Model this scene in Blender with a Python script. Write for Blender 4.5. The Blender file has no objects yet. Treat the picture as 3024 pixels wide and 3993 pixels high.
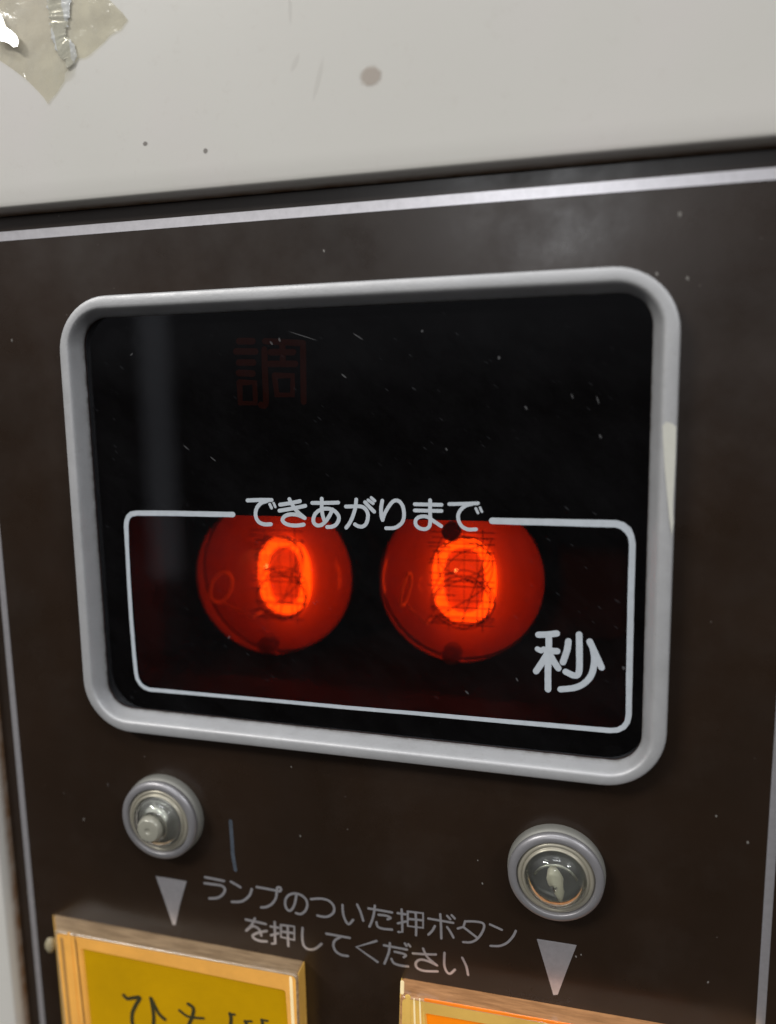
import bpy, bmesh, math, random
import numpy as np
from mathutils import Vector, Matrix, geometry, noise
random.seed(7)
scene = bpy.context.scene
col = scene.collection
MM = 0.001

# ------------------------------------------------------------------ camera
W, H, F = 3024.0, 3993.0, 2950.0        # photograph size and focal length in its pixels
D = 0.110                               # camera to control panel, metres, along the panel's normal
RX, RY, RZ = 0.1531, 0.2537, 0.0236     # tilt, yaw and roll of the camera against the panel
def rotm(a, b, c):
    Rx = np.array([[1,0,0],[0,math.cos(a),-math.sin(a)],[0,math.sin(a),math.cos(a)]])
    Ry = np.array([[math.cos(b),0,math.sin(b)],[0,1,0],[-math.sin(b),0,math.cos(b)]])
    Rz = np.array([[math.cos(c),-math.sin(c),0],[math.sin(c),math.cos(c),0],[0,0,1]])
    return Rz @ Ry @ Rx
R = rotm(RX, RY, RZ)
def pw(v): return Vector((v[0], v[2], -v[1]))      # panel frame (right, down, inward) -> world
xa, ya, za = pw(R[0]), -pw(R[1]), -pw(R[2])
cam_data = bpy.data.cameras.new('camera')
cam = bpy.data.objects.new('camera', cam_data); col.objects.link(cam)
cam.matrix_world = Matrix(((xa.x,ya.x,za.x,0),(xa.y,ya.y,za.y,-D),(xa.z,ya.z,za.z,0),(0,0,0,1)))
cam_data.sensor_fit = 'VERTICAL'; cam_data.sensor_height = 36; cam_data.sensor_width = 36*W/H
cam_data.lens = F/H*36
cam_data.clip_start = 0.005; cam_data.clip_end = 50
scene.camera = cam

def at(px, py, h=0.0):
    """a point of the photograph carried onto the plane h millimetres in front of the panel"""
    d = np.array([(px-W/2)/F, (py-H/2)/F, 1.0]) @ R
    k = D - h*MM
    return Vector((d[0]/d[2]*k, -h*MM, -d[1]/d[2]*k))
cam_data.dof.use_dof = True
cam_data.dof.focus_distance = (at(1500, 2350, 0) - Vector((0,-D,0))).dot(-za)
cam_data.dof.aperture_fstop = 8

# ------------------------------------------------------------------ room light
world = bpy.data.worlds.new('World'); scene.world = world; world.use_nodes = True
wn = world.node_tree; wn.nodes.clear()
wo = wn.nodes.new('ShaderNodeOutputWorld'); wb = wn.nodes.new('ShaderNodeBackground')
wt = wn.nodes.new('ShaderNodeTexCoord'); ws = wn.nodes.new('ShaderNodeSeparateXYZ'); wr = wn.nodes.new('ShaderNodeValToRGB')
wm = wn.nodes.new('ShaderNodeMapRange')
wm.inputs[1].default_value = -1; wm.inputs[2].default_value = 1
wn.links.new(wt.outputs['Generated'], ws.inputs[0]); wn.links.new(ws.outputs[2], wm.inputs[0]); wn.links.new(wm.outputs[0], wr.inputs[0])
e = wr.color_ramp.elements
e[0].position = 0.0; e[0].color = (0.05,0.045,0.04,1)
e[1].position = 1.0; e[1].color = (1.15,1.15,1.17,1)
x = e.new(0.50); x.color = (0.055,0.05,0.05,1)
x = e.new(0.585); x.color = (0.36,0.36,0.37,1)
x = e.new(0.67); x.color = (1.15,1.15,1.16,1)
wn.links.new(wr.outputs[0], wb.inputs[0]); wb.inputs[1].default_value = 0.48
wn.links.new(wb.outputs[0], wo.inputs[0])

def area(name, loc, target, sx, sy, power, color=(1,1,1)):
    l = bpy.data.lights.new(name, 'AREA'); l.shape = 'RECTANGLE'; l.size = sx; l.size_y = sy
    l.energy = power; l.color = color
    o = bpy.data.objects.new(name, l); col.objects.link(o); o.location = loc
    o.rotation_euler = (Vector(target)-Vector(loc)).to_track_quat('-Z', 'Y').to_euler()
    return o
area('ceiling_lamp', (-1.5,-1.7,1.7), (0,0,0), 0.9, 0.22, 39, (1,0.98,0.94))
area('ceiling_lamp', (1.9,-1.5,1.5), (0,0,0), 0.6, 0.22, 16, (0.95,0.97,1))
area('ceiling_lamp', (0.1,-1.2,1.9), (0,0,0), 1.0, 0.25, 10, (0.95,0.97,1))
def seen_in(px, py, dist):
    """the room point mirrored in the flat front at photo pixel (px, py), dist metres in front"""
    p = at(px, py); return p + Vector((p.x, -D, p.z))*(dist/D)
w0, w1 = seen_in(520, 1000, 2.0), seen_in(705, 2250, 2.0)
area('pane_reflection_light', ((w0.x+w1.x)/2, w0.y, (w0.z+w1.z)/2), ((w0.x+w1.x)/2, 0, (w0.z+w1.z)/2), abs(w0.x-w1.x), abs(w0.z-w1.z), 0.30*math.pi*abs(w0.x-w1.x)*abs(w0.z-w1.z), (0.95,0.96,1))  # unseen area light added to mirror as a pale upright band in the pane
q = seen_in(2125, 770, 2.6)
area('distant_lamp', tuple(q), (0,0,0), 0.16, 0.16, 5.0, (0.95,0.97,1))
scene.view_settings.view_transform = 'Standard'
scene.view_settings.look = 'None'
scene.view_settings.exposure = 0
scene.cycles.max_bounces = 14; scene.cycles.transparent_max_bounces = 24
scene.cycles.sample_clamp_indirect = 4

# ------------------------------------------------------------------ helpers
def thing(name, label, cat, loc=(0,0,0), group=None):
    o = bpy.data.objects.new(name, None); col.objects.link(o)
    o.empty_display_size = 0.005
    o.location = loc; o['label'] = label; o['category'] = cat
    if group: o['group'] = group
    return o
def obj(name, verts, faces, mat, parent=None, smooth=True, label=None):
    me = bpy.data.meshes.new(name)
    off = parent_world(parent)
    me.from_pydata([tuple(Vector(v)-off) for v in verts], [], faces); me.update()
    bm = bmesh.new(); bm.from_mesh(me); bmesh.ops.recalc_face_normals(bm, faces=bm.faces); bm.to_mesh(me); bm.free()
    if smooth:
        for p in me.polygons: p.use_smooth = True
    o = bpy.data.objects.new(name, me); col.objects.link(o)
    if mat: me.materials.append(mat)
    if parent: o.parent = parent
    if label: o['label'] = label
    return o
def parent_world(p):
    v = Vector((0,0,0))
    while p is not None:
        v += p.location; p = p.parent
    return v
def sharp(o, ang=35):
    me = o.data
    bm = bmesh.new(); bm.from_mesh(me)
    for ed in bm.edges:
        if len(ed.link_faces) == 2 and ed.calc_face_angle(0) > math.radians(ang): ed.smooth = False
    bm.to_mesh(me); bm.free()
    return o
def catmull(pts, n=6):
    if len(pts) < 3: return pts
    P = [pts[0]] + list(pts) + [pts[-1]]
    out = []
    for i in range(1, len(P)-2):
        p0, p1, p2, p3 = P[i-1], P[i], P[i+1], P[i+2]
        for k in range(n):
            t = k/n
            out.append(tuple(0.5*((2*p1[j]) + (-p0[j]+p2[j])*t + (2*p0[j]-5*p1[j]+4*p2[j]-p3[j])*t*t + (-p0[j]+3*p1[j]-3*p2[j]+p3[j])*t**3) for j in range(len(p1))))
    out.append(tuple(pts[-1]))
    return out
def stroke_geo(V, Fc, path, rads, thick, seg=8):
    """flattened round-ended bead of ink along path (world points), bulging towards -Y"""
    n = len(path)
    base = len(V)
    rows = []
    tang = []
    for i in range(n):
        a = path[max(i-1,0)]; b = path[min(i+1,n-1)]
        t = (b-a); t.y = 0
        tang.append(t.normalized() if t.length > 1e-9 else Vector((1,0,0)))
    stations = []
    for k in (0, 35, 62):                         # start cap
        s = math.sin(math.radians(k)); stations.append((path[0]-tang[0]*rads[0]*math.cos(math.radians(k)), tang[0], rads[0]*max(s,0.02)))
    for i in range(n): stations.append((path[i], tang[i], rads[i]))
    for k in (62, 35, 0):
        s = math.sin(math.radians(k)); stations.append((path[-1]+tang[-1]*rads[-1]*math.cos(math.radians(k)), tang[-1], rads[-1]*max(s,0.02)))
    for c, t, r in stations:
        nrm = Vector((-t.z, 0, t.x))
        row = []
        for k in range(seg+1):
            a = math.pi*k/seg
            V.append(c + nrm*(r*math.cos(a)) + Vector((0, -thick*math.sin(a)**0.5 if 0 < k < seg else 0, 0)))
            row.append(len(V)-1)
        rows.append(row)
    for i in range(len(rows)-1):
        for k in range(seg):
            Fc.append((rows[i][k], rows[i][k+1], rows[i+1][k+1], rows[i+1][k]))
def inkchar(name, strokes, origin, s, wpx, mat, parent, h, thick=0.03, label=None):
    """strokes traced on a crop of the photograph with corner 'origin' and magnification s; wpx = stroke width in photo pixels"""
    V, Fc = [], []
    for q, st in enumerate(strokes):
        straight = False; w = wpx
        if isinstance(st, tuple) and isinstance(st[0], str):
            if 'L' in st[0]: straight = True
            if st[0].startswith('w'): w = float(st[0].split(':')[1])
            st = st[1]
        pts = st if straight else catmull(st)
        path = [at(origin[0]+p[0]/s, origin[1]+p[1]/s, h) for p in pts]
        mid = pts[len(pts)//2]
        a = at(origin[0]+mid[0]/s-10, origin[1]+mid[1]/s, h); b = at(origin[0]+mid[0]/s+10, origin[1]+mid[1]/s, h)
        r = (b-a).length/20*w/2
        stroke_geo(V, Fc, path, [r*(1+0.05*noise.noise(Vector((i*0.9, q*3.1, p.x*900)))) for i, p in enumerate(path)], thick*MM*(1+0.06*q))
    return obj(name, V, Fc, mat, parent, label=label)
def rquad(c, r, n=10, y=None):
    """rounded quadrilateral through corners c (TL, TR, BR, BL), corner radius r"""
    pts = []
    for i in range(4):
        p, a, b = c[i], c[i-1], c[(i+1)%4]
        da, db = (a-p).normalized(), (b-p).normalized()
        s, t = p+da*r, p+db*r
        ctr = s+db*r
        for k in range(n+1):
            w = math.pi/2*k/n
            v = p + (da*(1-math.sin(w)) + db*(1-math.cos(w)))*r
            pts.append(v)
        # straight side subdivided for smooth shading
        q0 = p+db*r; q1 = b+(p-b).normalized()*r
        for k in range(1, 8): pts.append(q0.lerp(q1, k/8))
    if y is not None: pts = [Vector((v.x, y, v.z)) for v in pts]
    return pts
def loops_mesh(loops, closed_first=False, closed_last=False):
    V = [v for l in loops for v in l]; n = len(loops[0]); Fc = []
    for i in range(len(loops)-1):
        for k in range(n):
            Fc.append((i*n+k, i*n+(k+1)%n, (i+1)*n+(k+1)%n, (i+1)*n+k))
    if closed_first: Fc.append(tuple(range(n)))
    if closed_last: Fc.append(tuple((len(loops)-1)*n+k for k in range(n)))
    return V, Fc
def lathe(profile, center, seg=64, cap0=False, cap1=False):
    """profile of (radius mm, height mm towards the viewer) turned about the panel's normal"""
    loops = []
    for r, h in profile:
        loops.append([Vector((center.x+r*MM*math.cos(2*math.pi*k/seg), center.y-h*MM, center.z+r*MM*math.sin(2*math.pi*k/seg))) for k in range(seg)])
    return loops_mesh(loops, cap0, cap1)
def tube3(path, r, seg=8, closed=False):
    V, Fc = [], []; n = len(path)
    for i in range(n):
        if closed: t = path[(i+1)%n]-path[i-1]
        else: t = path[min(i+1,n-1)]-path[max(i-1,0)]
        t.normalize()
        up = Vector((0,1,0)) if abs(t.y) < 0.9 else Vector((1,0,0))
        a = t.cross(up).normalized(); b = t.cross(a)
        for k in range(seg):
            w = 2*math.pi*k/seg; V.append(path[i]+a*r*math.cos(w)+b*r*math.sin(w))
    for i in range(n if closed else n-1):
        for k in range(seg):
            j = (i+1)%n
            Fc.append((i*seg+k, i*seg+(k+1)%seg, j*seg+(k+1)%seg, j*seg+k))
    if not closed:
        Fc.append(tuple(range(seg))); Fc.append(tuple((n-1)*seg+k for k in range(seg)))
    return V, Fc

# ------------------------------------------------------------------ materials
class N:
    def __init__(s, name):
        s.m = bpy.data.materials.new(name); s.m.use_nodes = True; s.t = s.m.node_tree; s.t.nodes.clear()
        s.out = s.t.nodes.new('ShaderNodeOutputMaterial')
    def n(s, kind, **kw):
        o = s.t.nodes.new('ShaderNode'+kind)
        for k, v in kw.items(): setattr(o, k, v)
        return o
    def l(s, a, b): s.t.links.new(a, b)
    def coord(s, scale=(1,1,1), rot=(0,0,0)):
        c = s.n('TexCoord'); m = s.n('Mapping'); m.inputs['Scale'].default_value = scale; m.inputs['Rotation'].default_value = rot
        s.l(c.outputs['Object'], m.inputs[0]); return m.outputs[0]
    def dcoord(s, ang, scale):
        c = s.n('TexCoord'); a = s.n('Mapping'); a.inputs['Rotation'].default_value = (0, ang, 0)
        b = s.n('Mapping'); b.inputs['Scale'].default_value = scale
        s.l(c.outputs['Object'], a.inputs[0]); s.l(a.outputs[0], b.inputs[0]); return b.outputs[0]
    def noise(s, vec, scale, detail=4, rough=0.5):
        o = s.n('TexNoise'); o.inputs['Scale'].default_value = scale; o.inputs['Detail'].default_value = detail; o.inputs['Roughness'].default_value = rough
        s.l(vec, o.inputs['Vector']); return o.outputs['Fac']
    def ramp(s, fac, stops):
        o = s.n('ValToRGB'); el = o.color_ramp.elements
        el[0].position, el[0].color = stops[0][0], (*stops[0][1], 1) if not isinstance(stops[0][1], float) else (stops[0][1],)*3+(1,)
        el[1].position, el[1].color = stops[-1][0], (*stops[-1][1], 1) if not isinstance(stops[-1][1], float) else (stops[-1][1],)*3+(1,)
        for p, c in stops[1:-1]:
            x = el.new(p); x.color = (*c, 1) if not isinstance(c, float) else (c, c, c, 1)
        s.l(fac, o.inputs[0]); return o.outputs[0]
    def mix(s, fac, a, b):
        o = s.n('Mix', data_type='RGBA')
        for v, i in ((fac, 0), (a, 6), (b, 7)):
            if hasattr(v, 'is_linked'): s.l(v, o.inputs[i])
            else: o.inputs[i].default_value = v if i == 0 else (*v, 1)
        return o.outputs[2]
    def math(s, op, a, b=None, clamp=False):
        o = s.n('Math', operation=op); o.use_clamp = clamp
        for i, v in enumerate((a, b)):
            if v is None: continue
            if hasattr(v, 'is_linked'): s.l(v, o.inputs[i])
            else: o.inputs[i].default_value = v
        return o.outputs[0]
    def specks(s, vec, scale, size, keep=0.5):
        """soft dots of dust: returns a 0..1 mask"""
        v = s.n('TexVoronoi'); v.inputs['Scale'].default_value = scale; s.l(vec, v.inputs['Vector'])
        sep = s.n('SeparateColor'); s.l(v.outputs['Color'], sep.inputs[0])
        r = s.math('MULTIPLY', s.math('GREATER_THAN', sep.outputs[0], keep), s.math('MULTIPLY', sep.outputs[1], size))
        d = s.math('SUBTRACT', 1.0, s.math('DIVIDE', v.outputs['Distance'], s.math('MAXIMUM', r, 1e-4)))
        return s.math('MULTIPLY', s.math('MULTIPLY', d, 2.0, True), sep.outputs[2], True)
    def principled(s, base=None, rough=0.5, metal=0.0, **kw):
        p = s.n('BsdfPrincipled')
        for v, i in ((base, 'Base Color'), (rough, 'Roughness'), (metal, 'Metallic')):
            if v is None: continue
            if hasattr(v, 'is_linked'): s.l(v, p.inputs[i])
            else: p.inputs[i].default_value = (*v, 1) if isinstance(v, tuple) else v
        for k, v in kw.items():
            k = k.replace('_', ' ')
            if hasattr(v, 'is_linked'): s.l(v, p.inputs[k])
            else: p.inputs[k].default_value = (*v, 1) if isinstance(v, tuple) and len(v) == 3 and 'Color' in k else v
        return p
    def bump(s, height, dist, strength=1.0):
        b = s.n('Bump'); b.inputs['Distance'].default_value = dist; b.inputs['Strength'].default_value = strength
        s.l(height, b.inputs['Height']); return b.outputs[0]
    def done(s, p):
        s.l(p.outputs[0] if hasattr(p, 'outputs') else p, s.out.inputs['Surface']); return s.m

def mat_cream():
    m = N('cream_paint'); c = m.coord()
    big = m.noise(c, 14, 3); fine = m.noise(c, 900, 2)
    colr = m.ramp(big, [(0.3, (0.60,0.58,0.53)), (0.7, (0.66,0.64,0.595))])
    d1 = m.specks(c, 55, 0.035, 0.75)
    colr = m.mix(m.math('MULTIPLY', d1, 0.7), colr, (0.25,0.21,0.18))
    colr = m.mix(m.ramp(m.noise(c, 22, 2), [(0.45, 0.0), (0.62, 0.6)]), colr, (0.66,0.60,0.59))
    colr = m.mix(m.ramp(m.noise(c, 400, 6, 0.75), [(0.58, 0.0), (0.8, 0.22)]), colr, (0.42,0.36,0.30))
    at_ = m.n('Attribute', attribute_name='edge_tint')
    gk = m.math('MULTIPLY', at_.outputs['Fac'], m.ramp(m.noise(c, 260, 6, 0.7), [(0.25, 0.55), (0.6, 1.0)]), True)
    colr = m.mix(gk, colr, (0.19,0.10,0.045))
    p = m.principled(colr, 0.45)
    m.l(m.bump(m.math('ADD', m.math('MULTIPLY', big, 1.5), m.math('MULTIPLY', fine, 0.05)), 0.0006, 0.25), p.inputs['Normal'])
    return m.done(p)
def mat_panel():
    m = N('dark_brown_plate'); c = m.coord()
    big = m.noise(c, 30, 5); fine = m.noise(c, 1500, 3)
    colr = m.ramp(big, [(0.3, (0.0165,0.0095,0.0055)), (0.7, (0.025,0.0142,0.0085))])
    dust = m.specks(c, 110, 0.045, 0.55); dust2 = m.specks(c, 330, 0.06, 0.6)
    haze = m.ramp(m.noise(m.coord((1,1,1)), 55, 6, 0.7), [(0.50, 0.0), (0.80, 0.035)])
    k = m.math('ADD', m.math('MULTIPLY', dust, 0.75), m.math('MULTIPLY', dust2, 0.35), True)
    k = m.math('ADD', k, haze, True)
    colr = m.mix(k, colr, (0.23,0.20,0.18))
    rough = m.ramp(m.noise(c, 70, 5, 0.65), [(0.3, 0.24), (0.75, 0.42)])
    p = m.principled(colr, rough)
    m.l(m.bump(m.math('ADD', m.math('MULTIPLY', fine, 0.12), m.math('MULTIPLY', m.noise(c, 60, 2), 1.0)), 0.0001, 0.3), p.inputs['Normal'])
    return m.done(p)
def flatnormal(m, p):
    v = m.n('CombineXYZ'); v.inputs[1].default_value = -1.0; m.l(v.outputs[0], p.inputs['Normal'])
def mat_ink(name, colour, metal, rough, dirt=0.35):
    m = N(name); c = m.coord()
    wear = m.ramp(m.noise(c, 700, 4, 0.7), [(0.35, 0.0), (0.75, dirt)])
    sp = m.specks(c, 500, 0.12, 0.6)
    wear = m.math('ADD', wear, m.math('MULTIPLY', sp, 0.3), True)
    colr = m.mix(wear, colour, tuple(x*0.55 for x in colour))
    p = m.principled(colr, rough, metal); flatnormal(m, p)
    return m.done(p)
def mat_bezel():
    m = N('silver_painted_plastic'); c = m.coord()
    fine = m.noise(c, 2500, 2); colr = m.ramp(m.noise(c, 60, 5, 0.7), [(0.3, (0.46,0.46,0.465)), (0.7, (0.52,0.52,0.525))])
    colr = m.mix(m.math('MULTIPLY', m.specks(c, 260, 0.06, 0.6), 0.5), colr, (0.2,0.17,0.15))
    colr = m.mix(m.ramp(m.noise(c, 900, 6, 0.8), [(0.55, 0.0), (0.8, 0.35)]), colr, (0.28,0.26,0.24))
    at_ = m.n('Attribute', attribute_name='edge_tint')
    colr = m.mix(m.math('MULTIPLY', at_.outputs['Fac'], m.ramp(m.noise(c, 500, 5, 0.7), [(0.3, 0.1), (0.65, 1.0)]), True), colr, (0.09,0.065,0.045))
    rg = m.ramp(m.noise(c, 300, 5, 0.7), [(0.3, 0.42), (0.7, 0.58)])
    p = m.principled(colr, rg, 0.4)
    m.l(m.bump(fine, 0.00005, 0.4), p.inputs['Normal'])
    return m.done(p)
def scratch_mask(m):
    """dust and short slanting scuffs on the window"""
    c = m.coord()
    s1 = m.specks(m.dcoord(-0.6, (1,1,2.6)), 120, 0.07, 0.55)
    s2 = m.specks(m.dcoord(-0.7, (0.5,1,2.0)), 330, 0.10, 0.55)
    s3 = m.specks(c, 95, 0.03, 0.7)
    patch = m.ramp(m.noise(c, 45, 3), [(0.4, 0.15), (0.65, 1.0)])
    k = m.math('ADD', m.math('MULTIPLY', s1, 0.10), m.math('MULTIPLY', s2, 0.05))
    k = m.math('MULTIPLY', k, patch)
    k = m.math('ADD', k, m.math('MULTIPLY', s3, 0.12), True)
    s4 = m.specks(m.dcoord(-0.65, (0.35,1,1.6)), 900, 0.16, 0.5)
    k = m.math('ADD', k, m.math('MULTIPLY', m.math('MULTIPLY', s4, 0.05), patch), True)
    return m.math('ADD', k, m.ramp(m.noise(m.dcoord(-0.65, (0.8,1,1.6)), 60, 6, 0.75), [(0.4, 0.002), (0.7, 0.008)]), True)
def mat_pane():
    m = N('smoked_red_acrylic')
    tr = m.n('BsdfTransparent'); tr.inputs[0].default_value = (0.86,0.36,0.16,1)
    gl = m.n('BsdfGlossy'); gl.inputs['Roughness'].default_value = 0.035; gl.inputs[0].default_value = (0.9,0.93,1,1)
    fr = m.n('Fresnel'); fr.inputs[0].default_value = 1.49
    a = m.n('MixShader'); m.l(fr.outputs[0], a.inputs[0]); m.l(tr.outputs[0], a.inputs[1]); m.l(gl.outputs[0], a.inputs[2])
    df = m.n('BsdfDiffuse'); df.inputs[0].default_value = (0.50,0.52,0.56,1)
    b = m.n('MixShader'); m.l(scratch_mask(m), b.inputs[0]); m.l(a.outputs[0], b.inputs[1]); m.l(df.outputs[0], b.inputs[2])
    return m.done(b)
def mat_simple(name, colour, rough=0.5, metal=0.0, **kw):
    m = N(name); c = m.coord()
    colr = m.mix(m.ramp(m.noise(c, 800, 4, 0.6), [(0.3, 0.0), (0.8, 0.35)]), colour, tuple(x*0.7 for x in colour))
    p = m.principled(colr, rough, metal, **kw)
    m.l(m.bump(m.noise(c, 1800, 2), 0.00003, 0.4), p.inputs['Normal'])
    return m.done(p)
def mat_emit(name, colour, strength):
    m = N(name); c = m.coord()
    e = m.n('Emission'); e.inputs[0].default_value = (*colour, 1)
    s = m.math('MULTIPLY', m.ramp(m.noise(c, 500, 2), [(0.3, 0.75), (0.7, 1.0)]), strength); m.l(s, e.inputs[1])
    return m.done(e)
def mat_envelope():
    m = N('red_lacquered_glass')
    tr = m.n('BsdfTransparent'); tr.inputs[0].default_value = (1.0,0.52,0.22,1)
    tl = m.n('BsdfTranslucent'); tl.inputs[0].default_value = (0.70,0.13,0.03,1)
    df = m.n('BsdfDiffuse'); df.inputs[0].default_value = (0.5,0.06,0.015,1)
    ad = m.n('MixShader'); ad.inputs[0].default_value = 0.35; m.l(tl.outputs[0], ad.inputs[1]); m.l(df.outputs[0], ad.inputs[2])
    a = m.n('MixShader')
    streak = m.ramp(m.noise(m.coord((1,1,0.4)), 160, 5, 0.6), [(0.3, 0.06), (0.75, 0.15)])
    m.l(streak, a.inputs[0]); m.l(tr.outputs[0], a.inputs[1]); m.l(ad.outputs[0], a.inputs[2])
    gl = m.n('BsdfGlossy'); gl.inputs['Roughness'].default_value = 0.05
    fr = m.n('Fresnel'); fr.inputs[0].default_value = 1.7
    b = m.n('MixShader'); m.l(fr.outputs[0], b.inputs[0]); m.l(a.outputs[0], b.inputs[1]); m.l(gl.outputs[0], b.inputs[2])
    return m.done(b)
def mat_clear(name, tint, rough=0.03, ior=1.49):
    m = N(name)
    p = m.principled(tint, rough, 0, Transmission_Weight=1.0, IOR=ior)
    m.l(m.bump(m.noise(m.coord(), 500, 3), 0.00005, 0.5), p.inputs['Normal'])
    return m.done(p)

M_cream = mat_cream(); M_panel = mat_panel(); M_bezel = mat_bezel(); M_pane = mat_pane()
M_silver_ink = mat_ink('silver_ink', (0.72,0.70,0.73), 0.75, 0.36)
M_white_ink = mat_ink('white_ink', (0.52,0.56,0.60), 0.0, 0.45, 0.3)
M_mask = mat_simple('black_mask_ink', (0.003,0.004,0.008), 0.9, Specular_IOR_Level=0.0)
M_ghost = mat_simple('dull_red_legend', (0.045,0.023,0.015), 0.8)
M_hollow = mat_simple('black_housing', (0.045,0.026,0.02), 0.8)

# ------------------------------------------------------------------ cabinet and control panel
def mean(l): return sum(l)/len(l)
uL = mean([at(*p).x for p in ((14,2900),(59,3423),(113,3983))])
vT = mean([at(*p).z for p in ((0,838),(756,762),(1512,694),(2268,652),(3024,618))])
lineL = mean([at(*p).x for p in ((23,2441),(72,3000),(117,3487),(171,3993))])
lineR = mean([at(*p).x for p in ((3015,3198),(2992,3532),(2967,3993))])
lineT = mean([at(*p).z for p in ((0,922),(756,860),(1512,790),(2268,742),(3024,686))])
uR = lineR + (lineL-uL)
vB = -0.175
def opening(o, y):
    r = (2.0+o*1000)*MM if o < 0.02 else 0.012
    c = [Vector((uL-o,y,vT+o)), Vector((uR+o,y,vT+o)), Vector((uR+o,y,vB-o)), Vector((uL-o,y,vB-o))]
    return rquad(c, r, 8, y)
prof = [(0.0,3.0),(0.0,0.0)] + [(0.9-0.9*math.cos(a), -2.9*math.sin(a)) for a in [math.pi/2*k/9 for k in range(1,10)]]
prof += [(1.4,-2.98),(4,-3.04),(30,-3.05),(160,-3.05)]
V, Fc = loops_mesh([opening(o*MM, h*MM) for o, h in prof])
cab = thing('vending_machine_cabinet', 'cream painted metal cabinet of the vending machine framing the dark brown control panel', 'cabinet', (0,0,vT))
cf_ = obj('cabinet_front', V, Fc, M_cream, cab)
def edge_tint(o, f):
    a = o.data.attributes.new('edge_tint', 'FLOAT', 'POINT'); pw_ = parent_world(o.parent)
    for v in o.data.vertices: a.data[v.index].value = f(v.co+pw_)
edge_tint(cf_, lambda v: max(0.0, min(1.0, (1.9+v.y*1000)/1.3)) if v.y > -0.0019 else 0.0)  # cabinet paint turns brown towards the opening edge
# marks on the paint
def mat_stain(name, colour, strength):
    m = N(name); c = m.n('TexCoord'); g = m.n('TexGradient', gradient_type='SPHERICAL')
    mp = m.n('Mapping'); m.l(c.outputs['Object'], mp.inputs[0]); m.l(mp.outputs[0], g.inputs[0])
    nz = m.noise(c.outputs['Object'], 2.5, 3)
    k = m.math('MULTIPLY', m.ramp(m.math('ADD', g.outputs['Fac'], m.math('MULTIPLY', m.math('SUBTRACT', nz, 0.5), 0.3)), [(0.08, 0.0), (0.4, 1.0)]), strength)
    tr = m.n('BsdfTransparent'); p = m.principled(colour, 0.5)
    a = m.n('MixShader'); m.l(k, a.inputs[0]); m.l(tr.outputs[0], a.inputs[1]); m.l(p.outputs[0], a.inputs[2])
    return m.done(a)
def stain(px, py, rx, rz, mat, h, parent, name, label=None, rot=0):
    c = at(px, py, h); o = obj(name, [Vector((math.cos(t), 0, math.sin(t)))+parent_world(parent) for t in [2*math.pi*k/24 for k in range(24)]], [tuple(range(24))], mat, parent, label=label)
    o.location = c - parent_world(parent); o.scale = (rx*MM, 1, rz*MM); o.rotation_euler = (0, rot, 0)
    return o
M_stain = mat_stain('brown_spot', (0.45,0.36,0.29), 0.45)
M_smear = mat_stain('faint_smear', (0.45,0.40,0.35), 0.08)
M_dark = mat_stain('dark_fleck', (0.14,0.12,0.10), 0.55)
stain(1445, 297, 1.9, 1.6, M_stain, 3.08, cab, 'stain', 'round brown spot on the cream paint')
stain(800, 588, 0.45, 0.45, M_dark, 3.08, cab, 'paint_fleck'); stain(565, 560, 0.5, 0.4, M_dark, 3.08, cab, 'paint_fleck')
stain(1130, 30, 0.35, 2.6, M_smear, 3.08, cab, 'paint_fleck'); stain(1240, 310, 0.5, 3.4, M_smear, 3.08, cab, 'paint_fleck', rot=0.3)
stain(1150, 245, 0.5, 1.6, M_smear, 3.08, cab, 'paint_fleck', rot=0.5)

panel = thing('control_panel', 'dark brown printed control panel with white border lines, instructions and two down arrows', 'control panel', (0,0,0))
def q4(pts, h): return [at(*p, h) for p in pts]
OUT = [(219,1162),(2664,1023),(2592,3089),(340,2836)]
INN = [(318,1243),(2550,1137),(2499,2977),(425,2753)]
bo, bi = q4(OUT, 2.6), q4(INN, 0.2)
hole = [bo[i].lerp(bi[i], 0.45) for i in range(4)]
hl = rquad(hole, 6*MM, 10, 0.0)
n = len(hl)
def to_rect(v, ctr, x0, x1, z0, z1):
    d = v-ctr; k = min((x1-ctr.x)/d.x if d.x > 0 else (x0-ctr.x)/d.x if d.x < 0 else 1e9, (z1-ctr.z)/d.z if d.z > 0 else (z0-ctr.z)/d.z if d.z < 0 else 1e9)
    return Vector((ctr.x+d.x*k, 0, ctr.z+d.z*k))
ctr = mean_v = sum(hl, Vector())/n
outer = [to_rect(v, ctr, uL-2*MM, uR+2*MM, vB, vT+2*MM) for v in hl]
# snap the four rectangle corners
for cx, cz in ((uL-2*MM, vT+2*MM), (uR+2*MM, vT+2*MM), (uR+2*MM, vB), (uL-2*MM, vB)):
    k = min(range(n), key=lambda i: (outer[i]-Vector((cx,0,cz))).length); outer[k] = Vector((cx,0,cz))
back = [Vector((v.x, 1.5*MM, v.z)) for v in hl]
V, Fc = loops_mesh([outer, hl, back])
obj('panel_plate', V, Fc, M_panel, panel, smooth=False)
# border line, a printed stripe with square corners
lw = 0.62*MM
def ring(x0, x1, z0, z1, w, y):
    V = []
    for s in (-1, 1):
        V += [Vector((x0-s*w, y, z1+s*w)), Vector((x1+s*w, y, z1+s*w)), Vector((x1+s*w, y, z0-s*w)), Vector((x0-s*w, y, z0-s*w))]
    return V, [(0,1,5,4),(1,2,6,5),(2,3,7,6),(3,0,4,7)]
V, Fc = ring(lineL, lineR, vB+0.006, lineT, lw, -0.03*MM)
for i in (0,1): V[i].z -= 0.12*MM
for i in (4,5): V[i].z += 0.12*MM
obj('border_line', V, Fc, M_silver_ink, panel, smooth=False)

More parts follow.
